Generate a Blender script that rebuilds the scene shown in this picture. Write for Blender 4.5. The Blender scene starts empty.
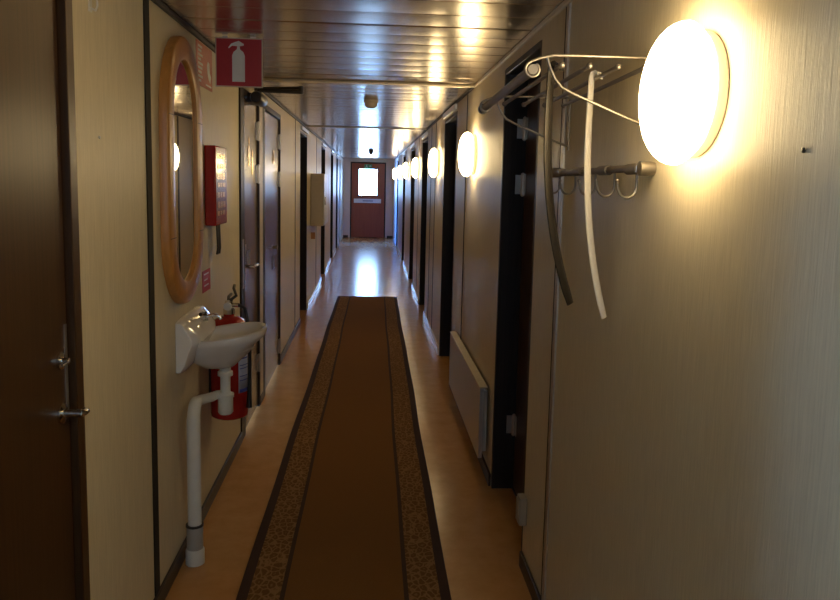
import bpy, bmesh, math, random
from mathutils import Vector, Matrix

random.seed(7)
S = bpy.context.scene
COL = S.collection
PI = math.pi

# ------------------------------------------------------------------ camera
XL, XR, H = -0.722, 0.620, 2.088          # wall planes and ceiling height
Y_END, Y_BACK = 19.8, -2.6
cam_d = bpy.data.cameras.new('camera')
cam = bpy.data.objects.new('camera', cam_d)
COL.objects.link(cam)
F = 740.0
cam_d.sensor_fit = 'HORIZONTAL'
cam_d.sensor_width = 36.0
cam_d.lens = 36.0 * F / 840.0
cam_d.shift_y = -(300 - 267.43) / 840.0
cam_d.clip_start = 0.02
yaw, pitch, roll = 0.06885, 0.11438, 0.02211
fwd = Vector((math.sin(yaw) * math.cos(pitch), math.cos(yaw) * math.cos(pitch), -math.sin(pitch)))
rt = Vector((math.cos(yaw), -math.sin(yaw), 0))
up = rt.cross(fwd)
r2 = rt * math.cos(roll) + up * math.sin(roll)
u2 = up * math.cos(roll) - rt * math.sin(roll)
cam.matrix_world = Matrix(((r2.x, u2.x, -fwd.x, 0), (r2.y, u2.y, -fwd.y, 0), (r2.z, u2.z, -fwd.z, 1.5), (0, 0, 0, 1)))
S.camera = cam

# ------------------------------------------------------------------ light and exposure
LAMP_STRENGTH = 10.0
LAMP_COLOR = (1.0, 0.755, 0.40)
SKY_COLOR = (0.33, 0.57, 1.0)
SKY_STRENGTH = 17.0
S.cycles.blur_glossy = 2.0
S.view_settings.view_transform = 'Standard'
S.view_settings.look = 'None'
S.view_settings.exposure = 1.18
S.view_settings.gamma = 1.0
S.view_settings.use_curve_mapping = False
world = bpy.data.worlds.new('overcast_sky')
S.world = world
world.use_nodes = True
bg = world.node_tree.nodes['Background']
bg.inputs['Color'].default_value = (*SKY_COLOR, 1)
bg.inputs['Strength'].default_value = SKY_STRENGTH


def portal(name, loc, rot, sx, sy):
    d = bpy.data.lights.new(name, 'AREA')
    d.shape = 'RECTANGLE'
    d.size, d.size_y = sx, sy
    d.cycles.is_portal = True
    o = bpy.data.objects.new(name, d)
    o.location = loc
    o.rotation_euler = rot
    COL.objects.link(o)


portal('door_window_portal', (-0.066, Y_END + 0.10, 1.47), (-PI / 2, 0, 0), 0.52, 0.74)
portal('side_window_portal', (XL - 0.16, 17.75, 1.1), (0, -PI / 2, 0), 1.8, 0.8)
portal('added_left_window_portal', (XL - 0.16, -0.48, 1.48), (0, -PI / 2, 0), 0.62, 0.86)
portal('added_back_window_portal', (-0.05, Y_BACK - 0.14, 1.555), (PI / 2, 0, 0), 0.62, 0.39)


# ------------------------------------------------------------------ materials
def new_mat(name):
    m = bpy.data.materials.new(name)
    m.use_nodes = True
    nt = m.node_tree
    return m, nt, nt.nodes['Principled BSDF']


def N(nt, typ, **kw):
    n = nt.nodes.new(typ)
    for k, v in kw.items():
        setattr(n, k, v)
    return n


def plain(name, col, rough=0.45, metal=0.0, var=0.06, scale=25, bump=0.0, coat=0.0):
    """a plain colour broken up a little by noise"""
    m, nt, b = new_mat(name)
    pos = N(nt, 'ShaderNodeNewGeometry')
    nz = N(nt, 'ShaderNodeTexNoise')
    nz.inputs['Scale'].default_value = scale
    nz.inputs['Detail'].default_value = 3
    nt.links.new(pos.outputs['Position'], nz.inputs['Vector'])
    cr = N(nt, 'ShaderNodeValToRGB')
    cr.color_ramp.elements[0].position = 0.3
    cr.color_ramp.elements[1].position = 0.7
    cr.color_ramp.elements[0].color = (*[c * (1 - var) for c in col], 1)
    cr.color_ramp.elements[1].color = (*[min(1, c * (1 + var)) for c in col], 1)
    nt.links.new(nz.outputs['Fac'], cr.inputs['Fac'])
    nt.links.new(cr.outputs['Color'], b.inputs['Base Color'])
    b.inputs['Roughness'].default_value = rough
    b.inputs['Metallic'].default_value = metal
    b.inputs['Coat Weight'].default_value = coat
    if bump:
        bp = N(nt, 'ShaderNodeBump')
        bp.inputs['Strength'].default_value = bump
        bp.inputs['Distance'].default_value = 0.002
        nt.links.new(nz.outputs['Fac'], bp.inputs['Height'])
        nt.links.new(bp.outputs['Normal'], b.inputs['Normal'])
    return m


def grain(name, c0, c1, rough, scale=(60, 60, 1.5), bump=0.15, dist=0.001, detail=5, metal=0.0, spec=0.5):
    """streaks running along the axis with the small scale"""
    m, nt, b = new_mat(name)
    pos = N(nt, 'ShaderNodeNewGeometry')
    mp = N(nt, 'ShaderNodeMapping')
    mp.inputs['Scale'].default_value = scale
    nt.links.new(pos.outputs['Position'], mp.inputs['Vector'])
    nz = N(nt, 'ShaderNodeTexNoise')
    nz.inputs['Scale'].default_value = 1.0
    nz.inputs['Detail'].default_value = detail
    nz.inputs['Roughness'].default_value = 0.65
    nt.links.new(mp.outputs['Vector'], nz.inputs['Vector'])
    cr = N(nt, 'ShaderNodeValToRGB')
    cr.color_ramp.elements[0].position = 0.32
    cr.color_ramp.elements[1].position = 0.68
    cr.color_ramp.elements[0].color = (*c0, 1)
    cr.color_ramp.elements[1].color = (*c1, 1)
    nt.links.new(nz.outputs['Fac'], cr.inputs['Fac'])
    nt.links.new(cr.outputs['Color'], b.inputs['Base Color'])
    b.inputs['Roughness'].default_value = rough
    b.inputs['Metallic'].default_value = metal
    b.inputs['Specular IOR Level'].default_value = spec
    bp = N(nt, 'ShaderNodeBump')
    bp.inputs['Strength'].default_value = bump
    bp.inputs['Distance'].default_value = dist
    nt.links.new(nz.outputs['Fac'], bp.inputs['Height'])
    nt.links.new(bp.outputs['Normal'], b.inputs['Normal'])
    return m


M = {}
M['wall'] = grain('beige_wall_laminate', (0.61, 0.53, 0.375), (0.73, 0.64, 0.46), 0.42, (200, 200, 9), 0.8, 0.0012, 4, spec=0.4)
M['end_wall'] = grain('rosy_beige_end_wall', (0.64, 0.49, 0.36), (0.72, 0.56, 0.42), 0.45, (200, 200, 9), 0.4, 0.001, 4, spec=0.3)
M['ceiling'] = grain('bronze_metal_ceiling', (0.50, 0.42, 0.33), (0.60, 0.51, 0.41), 0.22, (1.5, 30, 1), 0.05, 0.0004, 3, metal=0.9)
M['floor'] = grain('tan_linoleum', (0.48, 0.24, 0.08), (0.57, 0.295, 0.108), 0.21, (9, 9, 9), 0.0, 0.001, 6)
M['door'] = grain('dark_brown_door_laminate', (0.042, 0.018, 0.006), (0.072, 0.033, 0.011), 0.36, (90, 90, 2), 0.2, 0.0008)
M['frame'] = grain('dark_door_frame', (0.018, 0.012, 0.009), (0.030, 0.020, 0.014), 0.42, (90, 90, 2), 0.1, 0.0006, spec=0.25)
M['wc_door'] = grain('grey_brown_door_laminate', (0.135, 0.088, 0.046), (0.19, 0.125, 0.068), 0.27, (90, 90, 2), 0.2, 0.0008)
M['end_door'] = grain('red_brown_door', (0.27, 0.060, 0.020), (0.34, 0.082, 0.028), 0.42, (60, 60, 2), 0.1, 0.0006)
M['oak'] = grain('oak_mirror_frame', (0.44, 0.19, 0.045), (0.58, 0.27, 0.07), 0.34, (40, 40, 5), 0.15, 0.0008)
M['black_strip'] = plain('dark_joint_strip', (0.012, 0.009, 0.007), 0.75)
M['base_dark'] = plain('dark_skirting', (0.032, 0.020, 0.013), 0.4)
M['base_light'] = plain('light_skirting', (0.80, 0.77, 0.70), 0.2)
M['beige_trim'] = plain('beige_painted_trim', (0.58, 0.50, 0.36), 0.4)
M['alu'] = plain('brushed_aluminium', (0.62, 0.60, 0.57), 0.32, 0.9)
M['chrome'] = plain('chrome', (0.75, 0.74, 0.72), 0.12, 1.0, 0.02)
M['steel'] = plain('dull_steel', (0.30, 0.27, 0.235), 0.4, 0.9)
M['porcelain'] = plain('white_porcelain', (0.78, 0.76, 0.74), 0.08, 0, 0.01, coat=0.5)
M['white_plastic'] = plain('white_plastic', (0.74, 0.72, 0.66), 0.35, 0, 0.03)
M['grey_plastic'] = plain('grey_plastic', (0.40, 0.37, 0.33), 0.4, 0, 0.03)
M['beige_plastic'] = plain('beige_plastic', (0.60, 0.53, 0.42), 0.4, 0, 0.03)
M['tan_plastic'] = plain('tan_plastic', (0.36, 0.30, 0.22), 0.5, 0, 0.03)
M['radiator'] = plain('cream_enamel', (0.60, 0.53, 0.40), 0.35, 0, 0.02)
M['red'] = plain('red_enamel', (0.42, 0.018, 0.016), 0.25, 0, 0.04, coat=0.2)
M['sign_red'] = plain('red_sign_face', (0.46, 0.022, 0.022), 0.4, 0, 0.03)
M['orange_red'] = plain('faded_red_sign_face', (0.50, 0.10, 0.04), 0.35, 0, 0.06)
M['white_print'] = plain('white_print', (0.80, 0.79, 0.76), 0.4, 0, 0.02)
M['grey_print'] = plain('grey_print', (0.30, 0.32, 0.34), 0.5, 0, 0.02)
M['green_sign'] = plain('green_sign_face', (0.03, 0.28, 0.12), 0.4, 0, 0.03)
M['blue_print'] = plain('blue_print', (0.07, 0.09, 0.45), 0.4, 0, 0.03)
M['tag'] = plain('pale_blue_tag', (0.55, 0.60, 0.80), 0.4, 0, 0.03)
M['gold'] = plain('brass', (0.75, 0.52, 0.20), 0.25, 0.95, 0.03)
M['black'] = plain('black_plastic', (0.016, 0.015, 0.015), 0.35)
M['dark_horn'] = plain('dark_brown_plastic', (0.012, 0.010, 0.009), 0.35)
M['white_horn'] = plain('white_metal_shoehorn', (0.78, 0.75, 0.70), 0.3, 0, 0.02)
M['bar_wood'] = plain('grey_brown_bar', (0.15, 0.122, 0.10), 0.4, 0.3)
M['binding'] = plain('dark_carpet_binding', (0.045, 0.016, 0.007), 0.9, 0, 0.2, 300, 0.3)


def make_mirror_mat():
    m, nt, b = new_mat('mirror_silver')
    b.inputs['Base Color'].default_value = (0.86, 0.86, 0.83, 1)
    b.inputs['Metallic'].default_value = 1
    b.inputs['Roughness'].default_value = 0.015
    return m


def make_glass_mat(name='window_glass', tint=(0.93, 0.95, 0.95)):
    m, nt, b = new_mat(name)
    nt.nodes.remove(b)
    out = nt.nodes['Material Output']
    tr = N(nt, 'ShaderNodeBsdfTransparent')
    tr.inputs['Color'].default_value = (*tint, 1)
    gl = N(nt, 'ShaderNodeBsdfGlossy')
    gl.inputs['Roughness'].default_value = 0.03
    fr = N(nt, 'ShaderNodeFresnel')
    fr.inputs['IOR'].default_value = 1.45
    mx = N(nt, 'ShaderNodeMixShader')
    nt.links.new(fr.outputs['Fac'], mx.inputs['Fac'])
    nt.links.new(tr.outputs[0], mx.inputs[1])
    nt.links.new(gl.outputs[0], mx.inputs[2])
    nt.links.new(mx.outputs[0], out.inputs['Surface'])
    return m


def make_lamp_mat():
    m, nt, b = new_mat('lit_opal_glass')
    b.inputs['Base Color'].default_value = (0.85, 0.82, 0.75, 1)
    b.inputs['Roughness'].default_value = 0.25
    b.inputs['Emission Color'].default_value = (*LAMP_COLOR, 1)
    b.inputs['Emission Strength'].default_value = LAMP_STRENGTH
    return m


def carpet_mat(name, c0, c1, scale, bump=0.4):
    m, nt, b = new_mat(name)
    pos = N(nt, 'ShaderNodeNewGeometry')
    nz = N(nt, 'ShaderNodeTexNoise')
    nz.inputs['Scale'].default_value = scale
    nz.inputs['Detail'].default_value = 4
    nt.links.new(pos.outputs['Position'], nz.inputs['Vector'])
    mx = N(nt, 'ShaderNodeMixRGB')
    mx.inputs['Color1'].default_value = (*c0, 1)
    mx.inputs['Color2'].default_value = (*c1, 1)
    nt.links.new(nz.outputs['Fac'], mx.inputs['Fac'])
    nt.links.new(mx.outputs['Color'], b.inputs['Base Color'])
    b.inputs['Roughness'].default_value = 0.95
    b.inputs['Specular IOR Level'].default_value = 0.12
    bp = N(nt, 'ShaderNodeBump')
    bp.inputs['Strength'].default_value = bump
    bp.inputs['Distance'].default_value = 0.003
    nt.links.new(nz.outputs['Fac'], bp.inputs['Height'])
    nt.links.new(bp.outputs['Normal'], b.inputs['Normal'])
    return m


def border_mat():
    """woven border: pale scrolls and leaves on brown"""
    m, nt, b = new_mat('patterned_carpet_border')
    tc = N(nt, 'ShaderNodeTexCoord')
    mp = N(nt, 'ShaderNodeMapping')
    mp.inputs['Scale'].default_value = (44, 32, 1)
    nt.links.new(tc.outputs['Object'], mp.inputs['Vector'])
    nz = N(nt, 'ShaderNodeTexNoise')
    nz.inputs['Scale'].default_value = 0.9
    nz.inputs['Distortion'].default_value = 1.6
    nt.links.new(mp.outputs['Vector'], nz.inputs['Vector'])
    vo = N(nt, 'ShaderNodeTexVoronoi')
    vo.feature = 'DISTANCE_TO_EDGE'
    vo.inputs['Scale'].default_value = 1.3
    ad = N(nt, 'ShaderNodeMixRGB')
    ad.inputs['Fac'].default_value = 0.35
    nt.links.new(mp.outputs['Vector'], ad.inputs['Color1'])
    nt.links.new(nz.outputs['Color'], ad.inputs['Color2'])
    nt.links.new(ad.outputs['Color'], vo.inputs['Vector'])
    cr = N(nt, 'ShaderNodeValToRGB')
    e = cr.color_ramp.elements
    e[0].position = 0.05
    e[0].color = (0.30, 0.17, 0.072, 1)
    e[1].position = 0.14
    e[1].color = (0.16, 0.08, 0.028, 1)
    x = e.new(0.34)
    x.color = (0.17, 0.085, 0.030, 1)
    x = e.new(0.40)
    x.color = (0.26, 0.15, 0.062, 1)
    nt.links.new(vo.outputs['Distance'], cr.inputs['Fac'])
    nt.links.new(cr.outputs['Color'], b.inputs['Base Color'])
    b.inputs['Roughness'].default_value = 0.95
    b.inputs['Specular IOR Level'].default_value = 0.12
    return m


M['mirror'] = make_mirror_mat()
M['glass'] = make_glass_mat()
M['added_warm_tint'] = make_glass_mat('added_warm_tint_glass', (0.92, 0.89, 0.83))  # invented tint that greys the daylight from the added windows
M['added_blue_tint'] = make_glass_mat('added_blue_tint_glass', (0.30, 0.55, 1.0))  # invented tint that turns the side daylight bluer near the far door
M['lamp'] = make_lamp_mat()
M['carpet'] = carpet_mat('brown_carpet_field', (0.185, 0.085, 0.024), (0.235, 0.112, 0.034), 260)
M['border'] = border_mat()
M['line'] = plain('carpet_border_line', (0.055, 0.026, 0.011), 0.95, 0, 0.2, 200)


# ------------------------------------------------------------------ mesh helpers
class MB:
    def __init__(self):
        self.bm = bmesh.new()

    def box(self, x0, x1, y0, y1, z0, z1):
        if x0 > x1: x0, x1 = x1, x0
        if y0 > y1: y0, y1 = y1, y0
        v = [self.bm.verts.new(p) for p in ((x0, y0, z0), (x1, y0, z0), (x1, y1, z0), (x0, y1, z0),
                                            (x0, y0, z1), (x1, y0, z1), (x1, y1, z1), (x0, y1, z1))]
        for f in ((3, 2, 1, 0), (4, 5, 6, 7), (0, 1, 5, 4), (1, 2, 6, 5), (2, 3, 7, 6), (3, 0, 4, 7)):
            self.bm.faces.new([v[i] for i in f])
        return self

    def loft(self, rings, cap0=True, cap1=True, closed=True):
        vs = [[self.bm.verts.new(p) for p in r] for r in rings]
        n = len(rings[0])
        for a, b in zip(vs[:-1], vs[1:]):
            for i in range(n if closed else n - 1):
                j = (i + 1) % n
                self.bm.faces.new((a[i], a[j], b[j], b[i]))
        if cap0: self.bm.faces.new(list(reversed(vs[0])))
        if cap1: self.bm.faces.new(vs[-1])
        return self

    def tube(self, pts, r, seg=12, caps=True):
        pts = [Vector(p) for p in pts]
        rr = r if isinstance(r, (list, tuple)) else [r] * len(pts)
        tang = []
        for i in range(len(pts)):
            a = pts[max(0, i - 1)]
            b = pts[min(len(pts) - 1, i + 1)]
            tang.append((b - a).normalized())
        t = tang[0]
        ref = Vector((0, 0, 1)) if abs(t.z) < 0.9 else Vector((1, 0, 0))
        u = t.cross(ref).normalized()
        rings = []
        for i, p in enumerate(pts):
            t = tang[i]
            u = (u - t * u.dot(t)).normalized()
            w = t.cross(u)
            rings.append([p + (u * math.cos(2 * PI * k / seg) + w * math.sin(2 * PI * k / seg)) * rr[i] for k in range(seg)])
        return self.loft(rings, caps, caps)

    def lathe(self, prof, c, axis='z', seg=32, sy=1.0):
        """prof: (radius, height) pairs along the axis from the point c"""
        rings = []
        for r, h in prof:
            ring = []
            for k in range(seg):
                a = 2 * PI * k / seg
                ca, sa = max(r, 1e-5) * math.cos(a), max(r, 1e-5) * math.sin(a) * sy
                if axis == 'z': p = (c[0] + ca, c[1] + sa, c[2] + h)
                elif axis == 'x': p = (c[0] + h, c[1] + ca, c[2] + sa)
                else: p = (c[0] + sa, c[1] + h, c[2] + ca)
                ring.append(p)
            rings.append(ring)
        return self.loft(rings)

    def sphere(self, c, r, seg=16):
        n = 8
        return self.lathe([(r * math.sin(PI * i / n), -r * math.cos(PI * i / n)) for i in range(n + 1)], c, 'z', seg)

    def prism(self, pts, axis, a, b):
        """outline pts (2D) extruded from a to b on the axis; 'x': pts are (y,z), 'y': (x,z), 'z': (x,y)"""
        def P(p, t):
            return {'x': (t, p[0], p[1]), 'y': (p[0], t, p[1]), 'z': (p[0], p[1], t)}[axis]
        return self.loft([[P(p, a) for p in pts], [P(p, b) for p in pts]])

    def strip(self, pts, wdir, width, thick):
        """a thin curved band: pts along it, wdir(i) its width direction"""
        pts = [Vector(p) for p in pts]
        rings = []
        for i, p in enumerate(pts):
            t = (pts[min(i + 1, len(pts) - 1)] - pts[max(i - 1, 0)]).normalized()
            w = (wdir - t * wdir.dot(t)).normalized()
            n = t.cross(w)
            ww = width[i] if isinstance(width, (list, tuple)) else width
            c = 0.12 * ww
            ring = []
            for s in (-1, -0.5, 0, 0.5, 1):
                ring.append(p + w * s * ww / 2 + n * (thick / 2 + c * (1 - s * s)))
            for s in (1, 0.5, 0, -0.5, -1):
                ring.append(p + w * s * ww / 2 + n * (-thick / 2 + c * (1 - s * s)))
            rings.append(ring)
        return self.loft(rings)

    def build(self, name, mat, parent=None, bevel=0.0, smooth=True, at_origin=False, kind=None):
        bmesh.ops.remove_doubles(self.bm, verts=self.bm.verts[:], dist=1e-6)
        bmesh.ops.recalc_face_normals(self.bm, faces=self.bm.faces[:])
        me = bpy.data.meshes.new(name)
        off = Vector((0, 0, 0))
        if parent is not None:
            q = parent
            while q is not None:
                off += q.location
                q = q.parent
        elif not at_origin:
            vs = [v.co for v in self.bm.verts]
            off = Vector(((min(v.x for v in vs) + max(v.x for v in vs)) / 2,
                          (min(v.y for v in vs) + max(v.y for v in vs)) / 2, min(v.z for v in vs)))
        bmesh.ops.translate(self.bm, verts=self.bm.verts[:], vec=-off)
        self.bm.to_mesh(me)
        self.bm.free()
        me.materials.append(mat)
        if smooth:
            me.shade_smooth()
            me.set_sharp_from_angle(angle=math.radians(38))
        o = bpy.data.objects.new(name, me)
        COL.objects.link(o)
        if parent is not None: o.parent = parent
        else: o.location = off
        if bevel:
            b = o.modifiers.new('bevel', 'BEVEL')
            b.width = bevel
            b.segments = 2
            b.limit_method = 'ANGLE'
        if kind: o['kind'] = kind
        return o


def tag(o, label, cat, group=None, kind=None):
    o['label'] = label
    o['category'] = cat
    if group: o['group'] = group
    if kind: o['kind'] = kind
    return o


def thing(name, loc, label, cat, group=None, kind=None):
    o = bpy.data.objects.new(name, None)
    o.empty_display_size = 0.05
    o.location = loc
    COL.objects.link(o)
    return tag(o, label, cat, group, kind)


def B(*a):
    return MB().box(*a)


# ------------------------------------------------------------------ the room shell
WT = 0.15                                  # wall thickness
# openings: (y0, y1, z_top)
LEFT_OPEN = [(0.98, 1.885, 2.02), (4.16, 4.86, 2.00), (5.00, 5.98, 2.00), (7.72, 8.56, 2.00), (11.00, 11.93, 2.00),
             (13.60, 14.50, 2.00), (15.75, 16.55, 2.00), (17.35, 18.15, 2.00)]
RIGHT_OPEN = [(2.75, 3.51, 2.03), (5.40, 6.32, 2.02), (8.13, 9.02, 2.00), (10.45, 11.45, 2.00),
              (13.30, 14.20, 2.00), (16.55, 17.40, 2.00)]


def side_wall(name, x0, x1, openings, label):
    mb = MB()
    y = Y_BACK - 0.15
    if x0 < 0:                             # opening for a window added beside the viewpoint as cool fill
        mb.box(x0, x1, y, -0.90, 0, H)
        mb.box(x0, x1, -0.90, -0.06, 0, 1.18).box(x0, x1, -0.90, -0.06, 1.78, H)
        y = -0.06
    for a, b, zt in openings:
        mb.box(x0, x1, y, a, 0, H)
        mb.box(x0, x1, a, b, zt, H)
        y = b
    mb.box(x0, x1, y, Y_END + 0.15, 0, H)
    tag(mb.build(name, M['wall'], at_origin=True, smooth=False), label, 'wall', kind='structure')


side_wall('wall_left', XL - WT, XL, LEFT_OPEN, 'long beige panelled wall on the left with sink and mirror')
side_wall('wall_right', XR, XR + WT, RIGHT_OPEN, 'long beige panelled wall on the right carrying the round lamps')

fl = B(XL - WT, XR + WT, Y_BACK - 0.15, Y_END + 0.15, -0.08, 0).build('floor', M['floor'], at_origin=True, smooth=False)
tag(fl, 'glossy tan linoleum corridor floor', 'floor', kind='structure')

# metal planks run across the corridor, each slightly bowed, with a groove between
mb = MB()
y = Y_BACK
pw = 0.196
x0, x1 = XL - WT, XR + WT
while y < Y_END + 0.1:
    tilt = random.uniform(-0.0006, 0.0006)
    sag = random.uniform(0.0007, 0.0014)
    prof = [(y, H + 0.010), (y + 0.0005, H + 0.004)]
    for k in range(9):
        t = k / 8
        prof.append((y + 0.003 + (pw - 0.009) * t, H + 0.0015 - sag * (1 - (2 * t - 1) ** 2) + tilt * (2 * t - 1)))
    prof += [(y + pw - 0.0045, H + 0.004), (y + pw - 0.004, H + 0.010), (y + pw, H + 0.010)]
    rings = []
    for x in (x0, x1):
        rings.append([(x, a, b) for a, b in prof])
    mb.loft([[r[i] for r in rings] for i in range(len(prof))], False, False, closed=False)
    y += pw
mb.box(x0, x1, Y_BACK - 0.15, Y_END + 0.15, H + 0.012, H + 0.08)
tag(mb.build('ceiling', M['ceiling'], at_origin=True), 'glossy bronze ceiling of metal planks running across the corridor', 'ceiling', kind='structure')

# end wall with door opening
DX0, DX1, DZ = -0.530, 0.405, 2.0
mb = MB()
mb.box(XL, DX0, Y_END, Y_END + 0.15, 0, H)
mb.box(DX1, XR, Y_END, Y_END + 0.15, 0, H)
mb.box(DX0, DX1, Y_END, Y_END + 0.15, DZ, H)
tag(mb.build('wall_end', M['end_wall'], at_origin=True, smooth=False), 'beige wall at the far end around the red-brown door', 'wall', kind='structure')
# wall behind the camera; its window is added for cool daylight
mb = MB()
BX0, BX1, BZ0, BZ1 = -0.36, 0.26, 1.36, 1.75
mb.box(XL, BX0, Y_BACK - 0.15, Y_BACK, 0, H)
mb.box(BX1, XR, Y_BACK - 0.15, Y_BACK, 0, H)
mb.box(BX0, BX1, Y_BACK - 0.15, Y_BACK, 0, BZ0)
mb.box(BX0, BX1, Y_BACK - 0.15, Y_BACK, BZ1, H)
tag(mb.build('wall_back', M['wall'], at_origin=True, smooth=False), 'beige wall closing the corridor behind the viewpoint', 'wall', kind='structure')
w = thing('added_back_window', (-0.05, Y_BACK - 0.07, BZ0), 'added window behind the viewpoint giving cool fill daylight', 'window', kind='structure')
mb = MB()
mb.box(BX0, BX0 + 0.04, Y_BACK - 0.10, Y_BACK - 0.03, BZ0, BZ1).box(BX1 - 0.04, BX1, Y_BACK - 0.10, Y_BACK - 0.03, BZ0, BZ1)
mb.box(BX0 + 0.04, BX1 - 0.04, Y_BACK - 0.10, Y_BACK - 0.03, BZ0, BZ0 + 0.04).box(BX0 + 0.04, BX1 - 0.04, Y_BACK - 0.10, Y_BACK - 0.03, BZ1 - 0.04, BZ1)
mb.build('window_frame', M['beige_trim'], w)
B(BX0 + 0.04, BX1 - 0.04, Y_BACK - 0.068, Y_BACK - 0.062, BZ0 + 0.04, BZ1 - 0.04).build('pane', M['added_warm_tint'], w)

w = thing('added_left_window', (XL - 0.08, -0.48, 1.18), 'added fill-light window in the left wall beside the viewpoint', 'window', kind='structure')  # unseen window put in to light the near right wall
mb = MB()
mb.box(XL - 0.11, XL - 0.04, -0.90, -0.87, 1.18, 1.78).box(XL - 0.11, XL - 0.04, -0.09, -0.06, 1.18, 1.78)
mb.box(XL - 0.11, XL - 0.04, -0.87, -0.09, 1.18, 1.21).box(XL - 0.11, XL - 0.04, -0.87, -0.09, 1.75, 1.78)
mb.build('window_frame', M['beige_trim'], w)
B(XL - 0.078, XL - 0.072, -0.87, -0.09, 1.21, 1.75).build('pane', M['added_warm_tint'], w)

# glazed side opening near the far end on the left
w = thing('window_1', (XL - 0.08, 17.75, 0.0), 'tall side door glazed with added blue tint near the far end of the left wall', 'window', kind='structure')
mb = MB()
a, b, zt = LEFT_OPEN[-1]
for p, q in ((a, a + 0.06), (b - 0.06, b)):
    mb.box(XL - 0.11, XL - 0.05, p, q, 0, zt)
mb.box(XL - 0.11, XL - 0.05, a + 0.06, b - 0.06, 0, 0.12).box(XL - 0.11, XL - 0.05, a + 0.06, b - 0.06, zt - 0.06, zt)
mb.build('window_frame', M['frame'], w)
B(XL - 0.083, XL - 0.077, a + 0.06, b - 0.06, 0.12, zt - 0.06).build('pane', M['added_blue_tint'], w)


# ------------------------------------------------------------------ skirting, joints, ceiling trims
def base_pieces(openings, lo, hi):
    out = []
    y = lo
    for a, b, _ in openings:
        if b < lo or a > hi: continue
        if a - 0.005 > y: out.append((y, a - 0.005))
        y = b + 0.005
    if y < hi: out.append((y, hi))
    return out


def skirting(name, x0, x1, openings, lo, hi, h, mat, label):
    mb = MB()
    for p, q in base_pieces(openings, lo, hi):
        mb.box(x0, x1, p, q, 0.0, h)
    tag(mb.build(name, mat, at_origin=True, bevel=0.002), label, 'skirting', kind='structure')


skirting('baseboard_left', XL, XL + 0.012, LEFT_OPEN, Y_BACK, 7.7, 0.062, M['base_dark'], 'dark skirting along the near left wall')
skirting('baseboard_right', XR - 0.012, XR, RIGHT_OPEN, Y_BACK, 5.39, 0.062, M['base_dark'], 'dark skirting along the near right wall')
skirting('baseboard_left_far', XL, XL + 0.014, LEFT_OPEN, 8.57, 17.29, 0.075, M['base_light'], 'pale skirting along the far left wall')
skirting('baseboard_right_far', XR - 0.014, XR, RIGHT_OPEN, 6.33, Y_END, 0.075, M['base_light'], 'pale skirting along the far right wall')
mb = MB()
mb.box(XL + 0.014, DX0 - 0.05, Y_END - 0.012, Y_END, 0, 0.06).box(DX1 + 0.05, XR - 0.014, Y_END - 0.012, Y_END, 0, 0.06)
tag(mb.build('baseboard_end', M['base_dark'], at_origin=True), 'dark skirting on either side of the far door', 'skirting', kind='structure')

tn = [0]


def trim(b, mat, label, **k):
    tn[0] += 1
    tag(b.build('trim_%d' % tn[0], mat, at_origin=True, **k), label, 'trim', kind='structure')


# panel joints, left
trim(B(XL, XL + 0.004, 2.458, 2.512, 0, H - 0.02), M['black_strip'], 'dark vertical joint strip between foreground door and oval mirror')
trim(B(XL, XL + 0.003, 7.20, 7.235, 0, H - 0.02), M['frame'], 'dark brown joint on left wall just before the third doorway')
trim(B(XL, XL + 0.003, 10.0, 10.03, 0, H - 0.02), M['frame'], 'dark brown joint on left wall behind the white wall cabinet')
# right
trim(B(XR - 0.006, XR, 2.362, 2.392, 0, H - 0.02), M['alu'], 'pale metal edge strip on right wall beside the coat rack')
trim(B(XR - 0.003, XR, 2.392, 2.416, 0, H - 0.02), M['black_strip'], 'black joint line behind the metal edge strip on right wall')
trim(B(XR - 0.003, XR, 4.83, 4.856, 0, H - 0.02), M['black_strip'], 'thin dark joint on right wall above the radiator')
trim(B(XR - 0.003, XR, 7.12, 7.16, 0, H - 0.02), M['frame'], 'brown joint on right wall at the third lamp')
trim(B(XR - 0.003, XR, 7.62, 7.66, 0, H - 0.02), M['frame'], 'brown joint on right wall just past the third lamp')
trim(B(XR - 0.003, XR, 9.60, 9.64, 0, H - 0.02), M['frame'], 'brown joint on right wall at the fourth lamp')
# ceiling edge profiles and the two cross joints
trim(B(XL, XL + 0.012, Y_BACK, Y_END, H - 0.020, H - 0.0015), M['frame'], 'dark edge profile between left wall and ceiling', bevel=0.002)
trim(B(XR - 0.012, XR, Y_BACK, 4.48, H - 0.018, H - 0.0015), M['beige_trim'], 'beige edge profile between right wall and near ceiling', bevel=0.002)
trim(B(XR - 0.010, XR, 4.55, Y_END, H - 0.016, H - 0.0015), M['frame'], 'dark edge profile between right wall and far ceiling', bevel=0.002)
trim(B(XL + 0.012, XR, 4.485, 4.545, H - 0.012, H - 0.001), M['beige_trim'], 'pale joint strip across the ceiling before the smoke detector', bevel=0.002)
trim(B(XL + 0.012, XR - 0.010, 8.26, 8.32, H - 0.008, H - 0.001), M['beige_trim'], 'pale joint strip across the ceiling farther down the corridor', bevel=0.002)


# ------------------------------------------------------------------ doors in the side walls
def hinge(mb, x, y, z, h=0.10, r=0.009):
    mb.tube([(x, y, z - h / 2), (x, y, z + h / 2)], r, 10)
    mb.tube([(x, y, z - h / 2 - 0.006), (x, y, z - h / 2)], [0.004, r], 8)
    mb.tube([(x, y, z + h / 2), (x, y, z + h / 2 + 0.006)], [r, 0.004], 8)


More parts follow.
